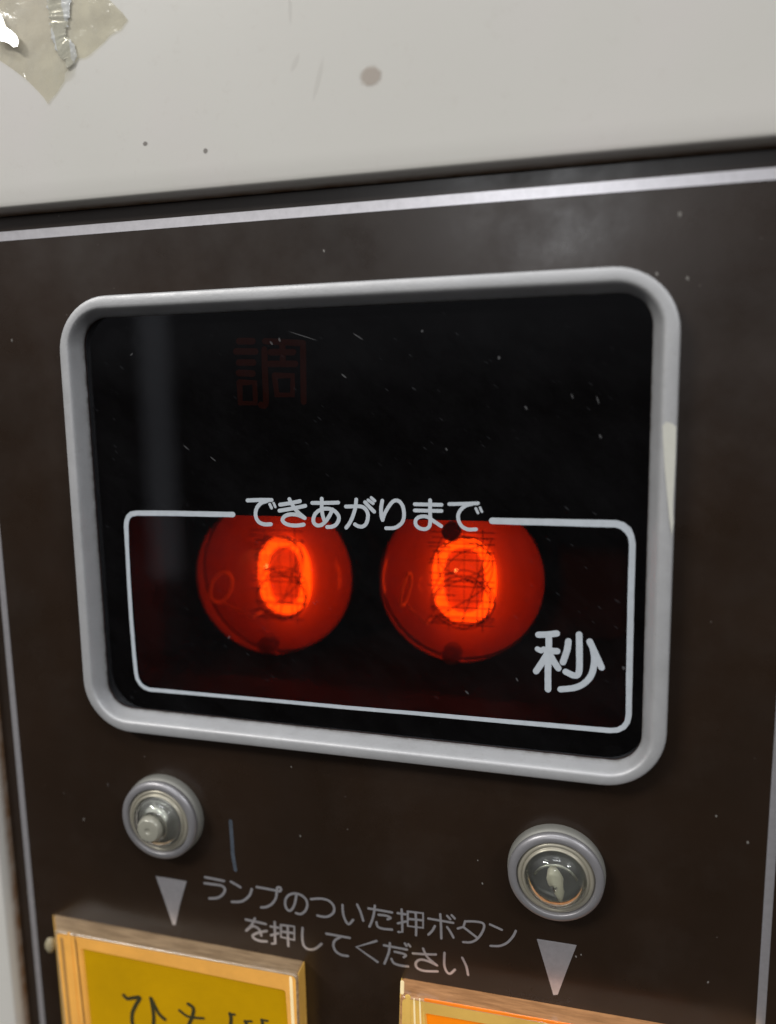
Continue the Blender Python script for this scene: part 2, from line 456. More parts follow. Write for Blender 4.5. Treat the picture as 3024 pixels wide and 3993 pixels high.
def tri(name, pts, o, s, mat, h, parent, label=None):
    P = [at(o[0]+p[0]/s, o[1]+p[1]/s, h) for p in pts]
    Q = [v+Vector((0, 0.03*MM, 0)) for v in P]; n = len(P)
    return obj(name, P+Q, [tuple(range(n))]+[(i, (i+1)%n, n+(i+1)%n, n+i) for i in range(n)], mat, parent, smooth=False, label=label)
tri('arrow_mark', [(672,573),(740,583),(805,595),(775,700),(757,783),(745,783),(710,680)], (0,2900), 1.108, M_silver_ink, 0.04, panel)
tri('arrow_mark', [(118,172),(330,205),(552,240),(450,500),(345,780),(298,782),(210,480)], (2050,3600), 2.792, M_silver_ink, 0.04, panel)

O7, S7 = (750,3380), 2.577
O8, S8 = (1350,3400), 2.393
L7 = [  # first line, left part
 [[(125,105),(220,123),(315,143)], [(120,165),(200,175),(290,190),(325,225),(305,275),(250,312),(170,318)]],
 [[(385,150),(430,175),(480,205)], [(595,225),(570,290),(510,340),(460,352),(395,352)]],
 [[(645,203),(740,220),(862,243)], [(845,245),(838,310),(800,370),(745,402),(690,408)], [(889,226),(883,241),(868,247),(853,241),(847,226),(853,211),(868,205),(883,211),(889,226)]],
 [[(1042,285),(1030,360),(1000,425),(965,440),(935,400),(932,340),(960,290),(1020,268),(1090,285),(1140,330),(1152,390),(1130,445),(1085,475),(1040,465)]],
 [[(1190,325),(1290,320),(1370,342),(1420,400),(1415,460),(1370,495),(1320,503),(1255,490)]],
]
L8 = [
 [[(205,340),(310,358),(425,378)], [(265,315),(258,380),(240,450),(215,510)], [(300,400),(370,408),(412,428),(385,442)], [(280,470),(292,510),(340,530),(425,538)]],
 [[(478,385),(550,395)], ('L',[(515,350),(520,480),(522,560),(485,560)]), [(480,480),(556,462)], ('L',[(572,370),(715,385),(715,522),(572,505),(572,370)]), [(575,438),(715,452)], [(645,378),(650,480),(650,590)]],
 [[(765,435),(880,455),(995,475)], [(875,395),(882,500),(885,620)], [(825,505),(800,550),(765,585)], [(940,515),(970,560),(998,612)], [(940,410),(968,440)], [(982,404),(1010,434)]],
 [('L',[(1108,460),(1092,512),(1040,528)]), [(1108,462),(1190,462),(1265,475),(1285,505),(1268,560),(1225,620),(1165,655),(1090,655)], [(1092,515),(1150,560),(1218,612)]],
 [[(1340,490),(1395,515),(1450,540)], [(1580,550),(1555,600),(1500,660),(1430,690),(1345,690)]],
]
L7b = [
 [[(535,530),(635,552),(735,575)], [(625,520),(590,590),(540,640)], [(540,640),(590,602),(632,602),(672,635),(690,690)], [(745,645),(660,662),(605,690),(622,722),(680,745),(745,750)]],
 [[(785,600),(862,612)], ('L',[(825,555),(828,680),(830,772),(800,772)]), [(790,688),(862,668)], ('L',[(888,585),(1022,600),(1022,735),(888,705),(888,585)]), [(890,650),(1022,668)], [(955,595),(958,700),(962,795)]],
 [[(1105,615),(1102,720),(1120,795),(1170,830),(1235,822),(1295,775)]],
 [[(1345,672),(1460,693),(1580,715)], [(1490,703),(1432,738),(1415,790),(1440,850),(1495,885),(1560,897)]],
]
L8b = [
 [('L',[(280,645),(92,700),(290,840)])],
 [[(350,685),(460,705),(565,725)], [(405,665),(395,750),(355,855)], [(450,745),(520,760),(555,778),(535,795)], [(420,812),(442,850),(500,872),(575,882)], [(545,668),(560,690)], [(578,675),(595,695)]],
 [[(620,760),(730,768),(835,770)], [(715,715),(755,795),(845,872)], [(845,872),(760,832),(690,818),(648,848),(658,893),(720,922),(850,928)]],
 [[(915,755),(912,860),(930,922),(965,950),(1012,912)], [(1080,800),(1118,880),(1135,960)]],
]
for ch in L7 + L7b: inkchar('printed_character', ch, O7, S7, 9.5, M_silver_ink, panel, 0.02)
inkchar('printed_character', [[(-37,308),(-32,382),(-12,447),(20,488),(62,448)], [(100,305),(130,370),(157,455)]], O8, S8, 9.5, M_silver_ink, panel, 0.02)
for ch in L8 + L8b: inkchar('printed_character', ch, O8, S8, 9.5, M_silver_ink, panel, 0.02)
# chipped paint, dust spots and hair-line marks
M_chip = mat_ink('bare_metal_scratch', (0.11,0.13,0.16), 0.3, 0.35, 0.8)
inkchar('paint_scratch', [('w:14',[(995,335),(998,380),(1002,430),(1005,480),(1016,545)])], (0,2900), 1.108, 14, M_chip, panel, 0.0, 0.02, 'short pale vertical scratch in the brown paint')
M_spot = mat_stain('pale_dust', (0.35,0.33,0.30), 0.5)
for px, py, r in ((2650,835,0.9),(2560,1068,0.7),(45,1327,0.6),(1262,978,0.6),(2915,3285,0.6),(2792,3182,0.5),(2245,3730,0.5),(2265,3723,0.4),(2680,1085,0.7),(326,3195,0.6),(1170,3260,0.5),(1880,3445,0.5),(1862,3355,0.35),(2760,3830,0.5),(1135,590+2400,0.4)):
    stain(px, py, r*0.33, r*0.5, M_spot, 0.05, panel, 'dust_fleck', rot=random.uniform(-0.5,0.5))

# ------------------------------------------------------------------ display window
win = thing('display_window', 'rectangular countdown display with rounded silver frame and dark smoked window', 'display', (ctr.x,0,ctr.z))
prof = [(0.0,0.0,8.8),(0.0,2.45,8.8),(0.02,2.72,8.75),(0.06,2.92,8.6),(0.12,3.0,8.4),(0.3,3.06,7.7),(0.5,3.06,7.0),(0.60,3.0,6.6),(0.66,2.85,6.3),(0.72,2.5,6.0),(0.80,1.9,5.5),(0.88,1.2,5.0),(0.95,0.6,4.6),(1.0,0.2,4.4),(1.0,-0.5,4.4)]
loops = []
for s, h, r in prof:
    c = [bo[i].lerp(bi[i], s) for i in range(4)]
    loops.append(rquad(c, r*MM, 12, -h*MM))
V, Fc = loops_mesh(loops)
bezel = obj('bezel', V, Fc, M_bezel, win)
edge_tint(bezel, lambda v: max(0.0, min(1.0, (0.75+v.y*1000)/0.7)))  # brown dirt in the inner seam
M_cchip = mat_ink('cream_chip', (0.62,0.61,0.54), 0.0, 0.5, 0.2)
tri('paint_chip', [(575,510),(620,455),(700,480),(745,520),(735,900),(715,1300),(705,1500),(712,1700),(690,1870),(660,1650),(640,1430),(600,1000)], (2400,1500), 3.16, M_cchip, 3.14, bezel, 'long pointed cream chip in the silver paint')
# pane
pl = [bo[i].lerp(bi[i], 0.85) for i in range(4)]
a0 = rquad(pl, 5*MM, 8, -0.10*MM); a1 = rquad(pl, 5*MM, 8, 0.1*MM)
pane = obj('window_pane', a0, [tuple(range(len(a0)))], M_pane, win, smooth=False)
BOX = [(486,2000),(2468,2048),(2446,2858),(536,2681)]
mb = q4(BOX, 0)
ml = rquad(mb, 3.0*MM, 8, 0.35*MM); mo = rquad(pl, 5*MM, 8, 0.35*MM); m2 = rquad(mb, 3.0*MM, 8, 0.6*MM)
V, Fc = loops_mesh([mo, ml, m2])
mask = obj('window_mask', V, Fc, M_mask, win, smooth=False)
# faint unlit legend showing through the smoked window
OG, SG = (850,1250), 3.722
ghost = [[(300,300),(500,300)], [(260,450),(540,450)], [(300,610),(510,610)], [(300,760),(500,770)], ('L',[(310,900),(530,900),(540,1200),(320,1200),(310,900)]),
         [(670,420),(680,800),(690,1200),(620,1225)], [(930,340),(935,500),(940,620)], [(760,460),(1090,460)], [(740,630),(1120,630)],
         ('L',[(820,800),(1080,800),(1080,1080),(850,1080),(820,800)]), [(680,300),(1230,330)], [(1230,330),(1235,800),(1240,1180)]]
inkchar('unlit_legend', ghost, OG, SG, 24, M_ghost, win, -0.34, 0.05, 'faint brown unlit character behind the smoked glass')
# housing box behind
hb = q4([(330,1250),(2560,1130),(2520,2990),(420,2760)], 0)
hs = [rquad(hb, 3*MM, 4, y*MM) for y in (0.7, 60)]
V, Fc = loops_mesh(hs, False, True)
obj('housing', V, Fc, M_hollow, win, smooth=False)
# printed box line
def pxpath(z, o, s): return [(o[0]+p[0]/s, o[1]+p[1]/s) for p in z]
left = [(1005,118),(900,116),(750,113),(640,112),(590,112)]
lc = [(566,116),(553,128),(546,146),(544,170)]
ld = [(549,280),(555,400),(565,560),(578,720),(586,800)]
lb = [(592,828),(605,850),(622,865),(645,874)]
bt = [(900,897),(1200,924),(1500,952),(1675,967)]
p1 = pxpath(left+lc+ld+lb+bt, (0,1900), 1.108)
bt2 = pxpath([(100,975),(300,993),(500,1011),(700,1028),(900,1046),(960,1051)], (1512,1900), 1.108)
rc = pxpath([(992,1049),(1018,1036),(1034,1014),(1040,985)], (1512,1900), 1.108)
ru = pxpath([(1042,850),(1046,650),(1050,450),(1055,280),(1056,245)], (1512,1900), 1.108)
rt = pxpath([(1050,212),(1036,185),(1012,166),(985,158)], (1512,1900), 1.108)
tp = pxpath([(850,155),(700,151),(550,148),(450,145)], (1512,1900), 1.108)
wpath = p1+bt2+rc+ru+rt+tp
V, Fc = [], []
P3 = [at(*p, 0.12) for p in wpath]
def wid(p):
    return (0.36 + 0.09*min(1,max(0,(p[0]-1500)/900)) + (0.08 if p[1] < 2090 else 0.0) - (0.04 if p[1] > 2690 else 0))*MM
# subdivide
Q3, RR = [], []
for i in range(len(P3)-1):
    k = max(1, int((P3[i+1]-P3[i]).length/0.0012))
    for j in range(k):
        Q3.append(P3[i].lerp(P3[i+1], j/k)); RR.append((wid(wpath[i])*(1-j/k)+wid(wpath[i+1])*j/k)*(1+0.07*noise.noise(Vector((len(Q3)*0.8,0,0)))))
Q3.append(P3[-1]); RR.append(wid(wpath[-1]))
stroke_geo(V, Fc, Q3, RR, 0.04*MM)
obj('printed_frame_line', V, Fc, M_white_ink, pane)
O1, S1 = (900,1900), 3.35
T1 = [
 [[(215,172),(380,166),(530,167)], [(470,180),(395,205),(340,265),(320,340),(332,410),(375,462),(440,485),(520,483)], ('w:11',[(505,222),(530,272)]), ('w:10',[(556,207),(578,257)])],
 [[(640,228),(770,208),(900,182)], [(632,306),(800,278),(970,243)], [(762,155),(800,228),(860,312),(962,402)], [(962,402),(870,362),(770,355),(700,380),(672,425),(700,468),(770,495),(860,500),(950,488)]],
 [[(1060,205),(1230,205),(1400,200)], [(1185,150),(1185,280),(1198,370),(1222,445)], [(1325,290),(1290,365),(1240,440),(1180,492),(1120,497),(1080,460),(1078,400),(1110,335),(1180,290),(1270,280),(1350,310),(1402,370),(1405,430),(1370,488),(1320,515),(1255,520)]],
 [[(1500,252),(1610,250),(1700,252),(1755,285),(1787,350),(1782,425),(1760,482),(1715,514),(1660,508),(1618,485)], [(1635,160),(1625,260),(1590,380),(1550,465),(1505,528)], [(1750,195),(1810,260),(1870,320)], ('w:12',[(1790,168),(1855,212)]), ('w:12',[(1832,137),(1878,178)])],
 [[(1975,175),(1960,280),(1965,380),(1980,428)], [(1980,428),(2005,350),(2055,260),(2105,195),(2155,172),(2205,192),(2245,255),(2260,350),(2245,440),(2195,500),(2125,533),(2025,535)]],
 [[(2400,222),(2580,226),(2750,230)], [(2400,303),(2580,307),(2750,310)], [(2600,170),(2600,320),(2602,440),(2590,510),(2545,545),(2475,540),(2420,500),(2410,440),(2445,395),(2515,380),(2580,395),(2650,445),(2745,508)]],
 [[(2850,220),(3040,216),(3225,210)], [(3150,218),(3070,240),(3005,290),(2968,360),(2975,440),(3015,510),(3075,545),(3120,553),(3200,550)], ('w:11',[(3197,277),(3225,335)]), ('w:10',[(3252,265),(3278,320)])],
]
for ch in T1: inkchar('printed_character', ch, O1, S1, 14.5, M_white_ink, pane, 0.12)
inkchar('printed_character', [[(330,252),(450,248),(570,235)], ('w:22',[(318,438),(365,462)]), [(400,445),(500,462),(575,467)], [(465,250),(465,500),(455,700),(455,965)], [(440,510),(380,610),(300,728)], [(480,510),(530,600),(590,690)],
 [(722,335),(705,450),(650,612)], [(862,250),(865,450),(866,640),(860,735),(835,780),(780,780),(685,735)], [(1000,340),(1075,500),(1155,680)], [(1045,440),(1060,540),(1055,650),(1020,780),(930,885),(800,945),(620,965)]],
 (2000,2400), 3.35, 26, M_white_ink, pane, 0.12)
# short scuffs on the window
M_scuff = mat_stain('scuff', (0.55,0.55,0.56), 0.12)
for px, py, a, b, rot in ((1089,1325,0.35,0.5,0.3),(1057,1338,0.3,0.55,0.7),(512,1382,0.25,0.5,-0.9),(1945,1395,0.4,0.4,0),(2330,1560,0.2,0.9,0.35),(2340,1702,0.3,0.5,0.5),(1645,1291,0.4,0.3,0.5),(1340,1466,0.25,0.8,0.9),(1180,1310,0.15,3.5,1.25),(420,3060,0.2,0.6,0),(2430,2605,0.4,0.45,0.4),(892,2485,0.3,0.5,-0.6),(1820,2700,0.3,0.6,0.8),(1740,1752,0.3,0.4,0.6),(2050,1590,0.3,0.5,0.6),(2230,1545,0.2,0.6,0.4),(830,1790,0.2,0.9,0.9),(725,1745,0.2,1.0,0.9),(2015,2650,0.25,0.5,0.5),(1395,1312,0.2,1.4,1.0)):
    stain(px, py, a*0.6, b*0.8, M_scuff, 0.14, pane, 'scuff_mark', rot=-rot)

# ------------------------------------------------------------------ nixie tubes
M_env = mat_envelope()
M_glow = mat_emit('neon_glow', (1.0,0.20,0.010), 4.3)
def mat_halo(hw, hh):
    """emission of the gas, strongest along the oval of the lit zero and fading away from it"""
    m = N('neon_discharge'); c = m.n('TexCoord')
    mp = m.n('Mapping'); mp.inputs['Scale'].default_value = (1/(hw*MM), 0, 1/(hh*MM)); m.l(c.outputs['Object'], mp.inputs[0])
    ln = m.n('VectorMath', operation='LENGTH'); m.l(mp.outputs[0], ln.inputs[0]); rr = ln.outputs['Value']
    d = m.math('ABSOLUTE', m.math('SUBTRACT', rr, 0.86))
    near = m.math('POWER', m.math('SUBTRACT', 1.0, m.math('DIVIDE', d, 0.42), True), 2.0)
    wide = m.math('POWER', m.math('SUBTRACT', 1.0, m.math('DIVIDE', rr, 1.75), True), 1.5)
    e = m.n('Emission'); e.inputs[0].default_value = (1.0,0.145,0.008,1)
    m.l(m.math('ADD', m.math('MULTIPLY', near, 560.0), m.math('MULTIPLY', wide, 340.0)), e.inputs[1])
    m.l(e.outputs[0], m.out.inputs['Volume']); return m.m
M_wire = mat_simple('cathode_wire', (0.045,0.016,0.01), 0.5, 0.3)
M_metal = mat_simple('nickel', (0.97,0.95,0.92), 0.5, 0.2)
M_back = mat_simple('ceramic_back', (0.24,0.13,0.10), 0.55)
M_post2 = mat_simple('brown_spacer', (0.16,0.06,0.04), 0.7)
M_post = mat_simple('dark_spacer', (0.03,0.018,0.015), 0.6)
DIG = {
 '1': [[(0.1,0.75),(0.5,1),(0.5,0)]],
 '2': [[(-0.5,0.75),(-0.35,0.95),(0,1.03),(0.4,0.92),(0.5,0.7),(0.3,0.4),(-0.5,0.0)], [(-0.5,0.0),(0.5,0.0)]],
 '3': [[(-0.45,0.82),(-0.2,1.0),(0.2,1.0),(0.45,0.8),(0.35,0.6),(0.0,0.53)], [(0.0,0.53),(0.4,0.45),(0.5,0.22),(0.25,0.0),(-0.2,0.0),(-0.5,0.18)]],
 '4': [[(0.25,0),(0.25,1),(-0.55,0.28),(0.55,0.28)]],
 '5': [[(0.45,1),(-0.4,1),(-0.45,0.55)], [(-0.45,0.55),(0.0,0.65),(0.4,0.55),(0.5,0.3),(0.3,0.03),(-0.1,-0.02),(-0.5,0.1)]],
 '6': [[(0.35,0.95),(-0.1,0.8),(-0.45,0.4),(-0.4,0.12),(0,-0.02),(0.4,0.1),(0.48,0.35),(0.2,0.58),(-0.2,0.55),(-0.45,0.35)]],
 '7': [[(-0.5,1),(0.5,1),(-0.1,0)]],
 '8': [[(0,0.54),(-0.38,0.68),(-0.4,0.88),(0,1.02),(0.4,0.88),(0.38,0.68),(0,0.54),(-0.45,0.38),(-0.48,0.14),(0,-0.02),(0.48,0.14),(0.45,0.38),(0,0.54)]],
 '9': [[(-0.3,0.03),(0.1,0.15),(0.45,0.55),(0.42,0.85),(0,1.02),(-0.42,0.88),(-0.46,0.62),(-0.15,0.42),(0.2,0.45),(0.45,0.62)]],
}
def nixie(cpx, cpy, Rt, label, getter, tilt, size, seed):
    depth = 21.0
    c = at(cpx, cpy, -depth)
    t = thing('nixie_tube', label, 'nixie tube', (c.x, 40*MM, c.z), 'nixie tubes behind the window')
    # envelope: domed end, straight wall going back
    prof = [(0.05, Rt*0.80)]
    for k in range(1, 15):
        a = math.pi/2*k/14; prof.append((Rt*math.sin(a), Rt*0.80*math.cos(a)))
    prof += [(Rt, -3), (Rt*0.97, -8), (Rt*0.9, -19)]
    V, Fc = lathe(prof, c, 72, True, True)
    obj('glass_envelope', V, Fc, M_env, t)
    V, Fc = lathe([(Rt*0.985,-1.0),(Rt*0.965,-5.0),(Rt*0.88,-8.5),(Rt*0.6,-10.5),(0.1,-11)], c, 48, False, True)
    obj('rear_shield', V, Fc, M_back, t)
    hw, hh = size
    dc = c + Vector((tilt[0]*MM, 0, tilt[1]*MM))
    # lit zero: flat punched oval with a broad glow face
    def oval(w, h, y, n=56, p=2.5):
        o = []
        for k in range(n):
            a = 2*math.pi*k/n; cs, sn = math.cos(a), math.sin(a)
            o.append(dc + Vector((w*MM*math.copysign(abs(cs)**(2/p), cs), y*MM, h*MM*math.copysign(abs(sn)**(2/p), sn))))
        return o
    y0 = 3.2
    V, Fc = loops_mesh([oval(hw-2.1, hh-1.9, y0+0.3), oval(hw-1.95, hh-1.8, y0), oval(hw-0.1, hh-0.1, y0), oval(hw, hh, y0+0.3)])
    obj('lit_digit_zero', V, Fc, M_glow, t, smooth=False)
    # unlit digits stacked in front as thin wires
    rnd = random.Random(seed)
    for i, k in enumerate('3842576'):
        sc_ = rnd.uniform(0.88,1.08); sz_ = rnd.uniform(0.92,1.08); ox = rnd.uniform(-0.5,0.5)
        y = y0 - 0.7 - i*0.30
        V, Fc = [], []
        for st in DIG[k]:
            pts = catmull(st, 5) if k not in '147' else st
            path = [dc + Vector(((p[0]*hw*1.85*sc_+ox)*MM, y*MM, (p[1]-0.5)*hh*1.95*sz_*MM)) for p in pts]
            v, f = tube3(path, 0.095*MM, 6); b = len(V); V += v; Fc += [tuple(b+j for j in q) for q in f]
        obj('unlit_digit', V, Fc, M_wire, t)
    # anode grid: thin rungs and two side rods
    V, Fc = [], []
    rows = [-7.2,-6.2,-5.9,-4.6,-4.2,-1.9,-0.2,0.7,2.1,3.9,4.6,6.1,6.9,7.6,8.6,9.6]
    for z in rows:
        x0 = -hw + rnd.uniform(-0.4,1.0); x1 = hw+0.1 if rnd.random() < 0.6 else x0+rnd.uniform(2.5,4.5)
        v, f = tube3([dc+Vector((x0*MM, (y0-3.4)*MM, z*MM)), dc+Vector((x1*MM, (y0-3.4)*MM, (z+rnd.uniform(-.1,.1))*MM))], 0.095*MM, 5); b = len(V); V += v; Fc += [tuple(b+j for j in q) for q in f]
    for x in (3.9, -2.2, 0.6):
        v, f = tube3([dc+Vector((x*MM, (y0-3.55)*MM, -8.4*MM)), dc+Vector((x*MM, (y0-3.55)*MM, 10.2*MM))], (0.09 if x > 3 else 0.05)*MM, 5); b = len(V); V += v; Fc += [tuple(b+j for j in q) for q in f]
    obj('anode_grid', V, Fc, M_wire, t)
    # spacers at head and foot of the digit stack
    for z, w in (((10.3, 1.6),) if hw > 5.5 else ()) + ((-11.9, 1.7),):
        V, Fc = lathe([(0.05,4.6),(w*0.8,4.5),(w,4.0),(w,1.5),(0.3,1.4)], dc+Vector((-1.2*MM,0,z*MM)), 24, True, True)
        obj('spacer_post', V, Fc, M_post if z > 0 else M_post2, t)
    # the discharge glow hugging the lit cathode
    g = bpy.data.objects.new('discharge_glow', bpy.data.meshes.new('discharge_glow'))
    bm = bmesh.new(); bmesh.ops.create_cube(bm, size=2.0); bmesh.ops.scale(bm, vec=(hw*1.9*MM, 1.3*MM, hh*1.7*MM), verts=bm.verts)
    bm.to_mesh(g.data); bm.free(); g.data.materials.append(mat_halo(hw, hh)); col.objects.link(g); g.parent = t
    g.location = dc-t.location+Vector((0,(y0+1.1)*MM,0))
    # getter loop on a wire stem
    gx, gz, ang, stem = getter
    gc = c+Vector((gx*MM, -2.0*MM, gz*MM))
    ca, sa = math.cos(ang), math.sin(ang)
    path = []
    for k in range(28):
        a = 2*math.pi*k/28
        u, w = 2.2*math.cos(a), 3.0*math.sin(a)
        path.append(gc+Vector((u*ca*MM+w*0.2*MM, u*sa*MM, w*MM)))
    V, Fc = tube3(path, 0.30*MM, 8, True); g = obj('getter_ring', V, Fc, M_metal, t)
    V, Fc = tube3([gc+Vector((0.3*MM,0,-3.1*MM)), gc+Vector((stem[0]*0.5*MM,0.6*MM,(-3.1+stem[1]*0.45)*MM)), gc+Vector((stem[0]*MM,1.5*MM,(-3.1+stem[1])*MM)), gc+Vector((stem[0]*1.1*MM,12*MM,(-3.1+stem[1])*MM))], 0.22*MM, 8)
    obj('getter_stem', V, Fc, M_metal, t)
    V, Fc = lathe([(0.1,-18.6),(Rt*0.94,-18.7),(Rt*1.02,-20),(Rt*1.02,-34),(0.1,-34.2)], c, 48, True, True)
    obj('tube_socket', V, Fc, M_post, t)
    return t
nixie(1070, 2243, 15.3, 'left glowing nixie tube, an open oval wire loop visible beside its lit zero', (-10.3,-2.4,0.9,(5.6,-2.9)), (0.6,-0.9), (5.5,7.7), 3)
nixie(1795, 2262, 14.9, 'right glowing nixie tube, nearer the seconds character, its wire loop seen nearly edge-on', (-9.6,-1.7,1.45,(3.4,-3.6)), (0.1,-0.9), (5.9,8.0), 11)

# ------------------------------------------------------------------ indicator lamps
M_collar = mat_simple('satin_collar', (0.34,0.33,0.34), 0.36, 0.5)
M_flange = mat_simple('grimy_flange', (0.25,0.245,0.22), 0.55, 0.3)
M_inner = mat_simple('brassy_lip', (0.42,0.39,0.31), 0.35, 0.4)
M_cup = mat_simple('reflector_cup', (0.32,0.32,0.32), 0.22, 0.3)
M_silver = mat_simple('silvered_cone', (0.92,0.92,0.88), 0.16, 0.8)
M_lens = mat_clear('clear_lens', (0.93,0.94,0.90))
M_nub = mat_simple('frosted_nub', (0.34,0.33,0.27), 0.15, 0.1)
M_bulb = mat_simple('cream_bulb', (0.75,0.72,0.58), 0.45)
def lamp(px, py, label, kind):
    c = at(px, py, 2.4); c.y = 0
    t = thing('indicator_lamp', label, 'indicator lamp', tuple(c), 'pilot lamps above the push buttons')
    V, Fc = lathe([(7.35,-0.5),(7.4,0.3),(7.35,1.0),(7.1,1.5),(6.6,1.62),(5.2,1.62)], c); obj('flange', V, Fc, M_flange, t)
    V, Fc = lathe([(6.9,1.3),(7.1,1.75),(7.18,2.05),(7.12,2.35),(6.9,2.6),(6.5,2.74),(6.0,2.78),(5.88,2.7),(5.82,1.7)], c); obj('collar', V, Fc, M_collar, t)
    V, Fc = lathe([(5.8,1.5),(5.75,2.25),(5.5,2.5),(5.2,2.6),(5.08,2.5),(5.0,2.35),(4.92,2.6),(4.8,2.8),(4.66,2.85),(4.55,2.7),(4.52,1.2)], c); obj('inner_lip', V, Fc, M_inner, t)
    if kind == 'nub': V, Fc = lathe([(4.5,1.5),(4.0,2.3),(3.3,2.9),(3.0,2.75),(2.4,3.5),(2.3,4.3)], c, 48)
    else: V, Fc = lathe([(4.5,2.0),(4.1,1.2),(3.2,0.8),(0.05,0.7)], c, 48, False, True)
    obj('reflector', V, Fc, M_silver if kind == 'nub' else M_cup, t)
    pr = [(4.5,1.4),(4.5,2.5)]
    for k in range(1, 12):
        a = math.pi/2*k/12; pr.append((4.5*math.cos(a), 2.5+2.7*math.sin(a)))
    inner = [(0.05,4.1)] + [(3.9*math.sin(a), 1.8+2.3*math.cos(a)) for a in [math.pi/2*k/8 for k in range(1,9)]] + [(3.9,1.2)]
    if kind == 'nub':
        V, Fc = lathe(pr+[(0.05,5.2)]+inner, c); obj('lens', V, Fc, M_lens, t)
        V, Fc = lathe([(2.35,4.2),(2.35,5.1),(2.2,5.5),(1.9,5.75),(1.3,5.85),(0.6,5.82),(0.35,5.65),(0.05,5.6)], c, 14); sharp(obj('lens_tip', V, Fc, M_nub, t), 30)
    else:
        V, Fc = lathe(pr+[(0.05,5.2)]+inner, c); obj('lens', V, Fc, M_lens, t)
        V, Fc = [], []
        st = [(-0.35,1.5,0.55),(-0.3,1.1,0.95),(-0.15,0.4,1.15),(0.05,-0.5,1.05),(0.35,-1.3,0.9),(0.6,-2.0,0.72),(0.75,-2.5,0.4)]
        n = 14
        for k, (x, z, r) in enumerate(st):
            for j in range(n):
                a = 2*math.pi*j/n
                V.append(c+Vector(((x+r*math.cos(a)*(1+0.12*math.sin(5*j+k)))*MM, (-2.2-0.8*math.sin(a))*MM*1.2, z*MM)))
        for k in range(len(st)-1):
            for j in range(n): Fc.append((k*n+j, k*n+(j+1)%n, (k+1)*n+(j+1)%n, (k+1)*n+j))
        Fc += [tuple(range(n)), tuple((len(st)-1)*n+j for j in range(n))]
        obj('bulb', V, Fc, M_bulb, t)
        path = [c+Vector((3.1*math.cos(a)*MM, -2.0*MM, (-0.9+2.7*math.sin(a))*MM)) for a in [math.radians(18+144*k/16) for k in range(17)]]
        V, Fc = tube3(path, 0.22*MM, 8); obj('bulb_clip', V, Fc, M_metal2, t)
    return t
M_metal2 = mat_simple('bright_clip', (0.75,0.75,0.66), 0.2, 0.8)
lamp(617, 3201, 'left indicator lamp, its clear lens topped with a grey rounded nub', 'nub')
lamp(2165, 3424, 'right indicator lamp, a cream bulb showing through its smooth clear lens', 'bulb')

# ------------------------------------------------------------------ push buttons
def mat_backlit(name, colour, glow, strength, nz=90):
    m = N(name); c = m.coord()
    v = m.noise(m.coord((0.15,1,1), (0,-0.19,0)) if nz > 200 else c, nz*(4 if nz > 200 else 1), 5, 0.65)
    colr = m.mix(m.ramp(v, [(0.35, 0.0), (0.65, 0.9 if nz > 200 else 0.5)]), colour, tuple(x*(0.45 if nz > 200 else 0.75) for x in colour))
    p = m.principled(colr, 0.35, 0, Emission_Color=glow, Coat_Weight=0.7, Coat_Roughness=0.08)
    s = m.math('MULTIPLY', m.ramp(v, [(0.25, 1.0), (0.75, 0.6)]), strength); m.l(s, p.inputs['Emission Strength'])
    m.l(m.bump(m.noise(c, 350, 5, 0.65), 0.00012, 0.5), p.inputs['Normal'])
    return m.done(p)
def mat_acrylic(name, tint, amount, rough=0.12):
    """edge of a cloudy clear plastic cap"""
    m = N(name); c = m.coord((1,1,1))
    tr = m.n('BsdfTransparent'); tr.inputs[0].default_value = (*tint, 1)
    df = m.principled(tint, rough)
    a = m.n('MixShader'); k = m.ramp(m.noise(m.coord((0.12,1,1)), 900, 4, 0.7), [(0.3, amount), (0.7, min(1, amount+0.25))])
    m.l(k, a.inputs[0]); m.l(tr.outputs[0], a.inputs[1]); m.l(df.outputs[0], a.inputs[2])
    return m.done(a)
M_hand = mat_ink('marker_ink', (0.045,0.04,0.012), 0.0, 0.6, 0.2)
def slab(name, front, back, mat, parent, bev=0.35, label=None):
    """prism between two world quads; front edges slightly rounded"""
    cf = sum(front, Vector())/4
    l0 = rquad(back, 0.6*MM, 4); l1 = rquad([back[i].lerp(front[i], 0.85) for i in range(4)], 0.7*MM, 4)
    l2 = rquad(front, 0.8*MM, 4); ins = [v+(cf-v).normalized()*0.45*MM+Vector((0,-0.12*MM,0)) for v in front]
    V, Fc = loops_mesh([l0, l1, l2, rquad(ins, 0.8*MM, 4)], False, True)
    return obj(name, V, Fc, mat, parent, label=label)
def ring_between(name, A, B, mat, parent, ra=0.7, rb=0.5):
    V, Fc = loops_mesh([rquad(A, ra*MM, 4), rquad(B, rb*MM, 4)]); return obj(name, V, Fc, mat, parent, smooth=False)
def extend(tl, tr, bl_dir, br_dir, y=4560):
    """quad corners in photo pixels given its top corners and a point lower on each side"""
    def go(a, b): k = (y-a[1])/(b[1]-a[1]); return (a[0]+(b[0]-a[0])*k, y)
    bl = go(tl, bl_dir); br = go(tr, br_dir)
    return [tl, tr, (br[0], br[1]+ (tr[1]-tl[1])*0.9), bl]
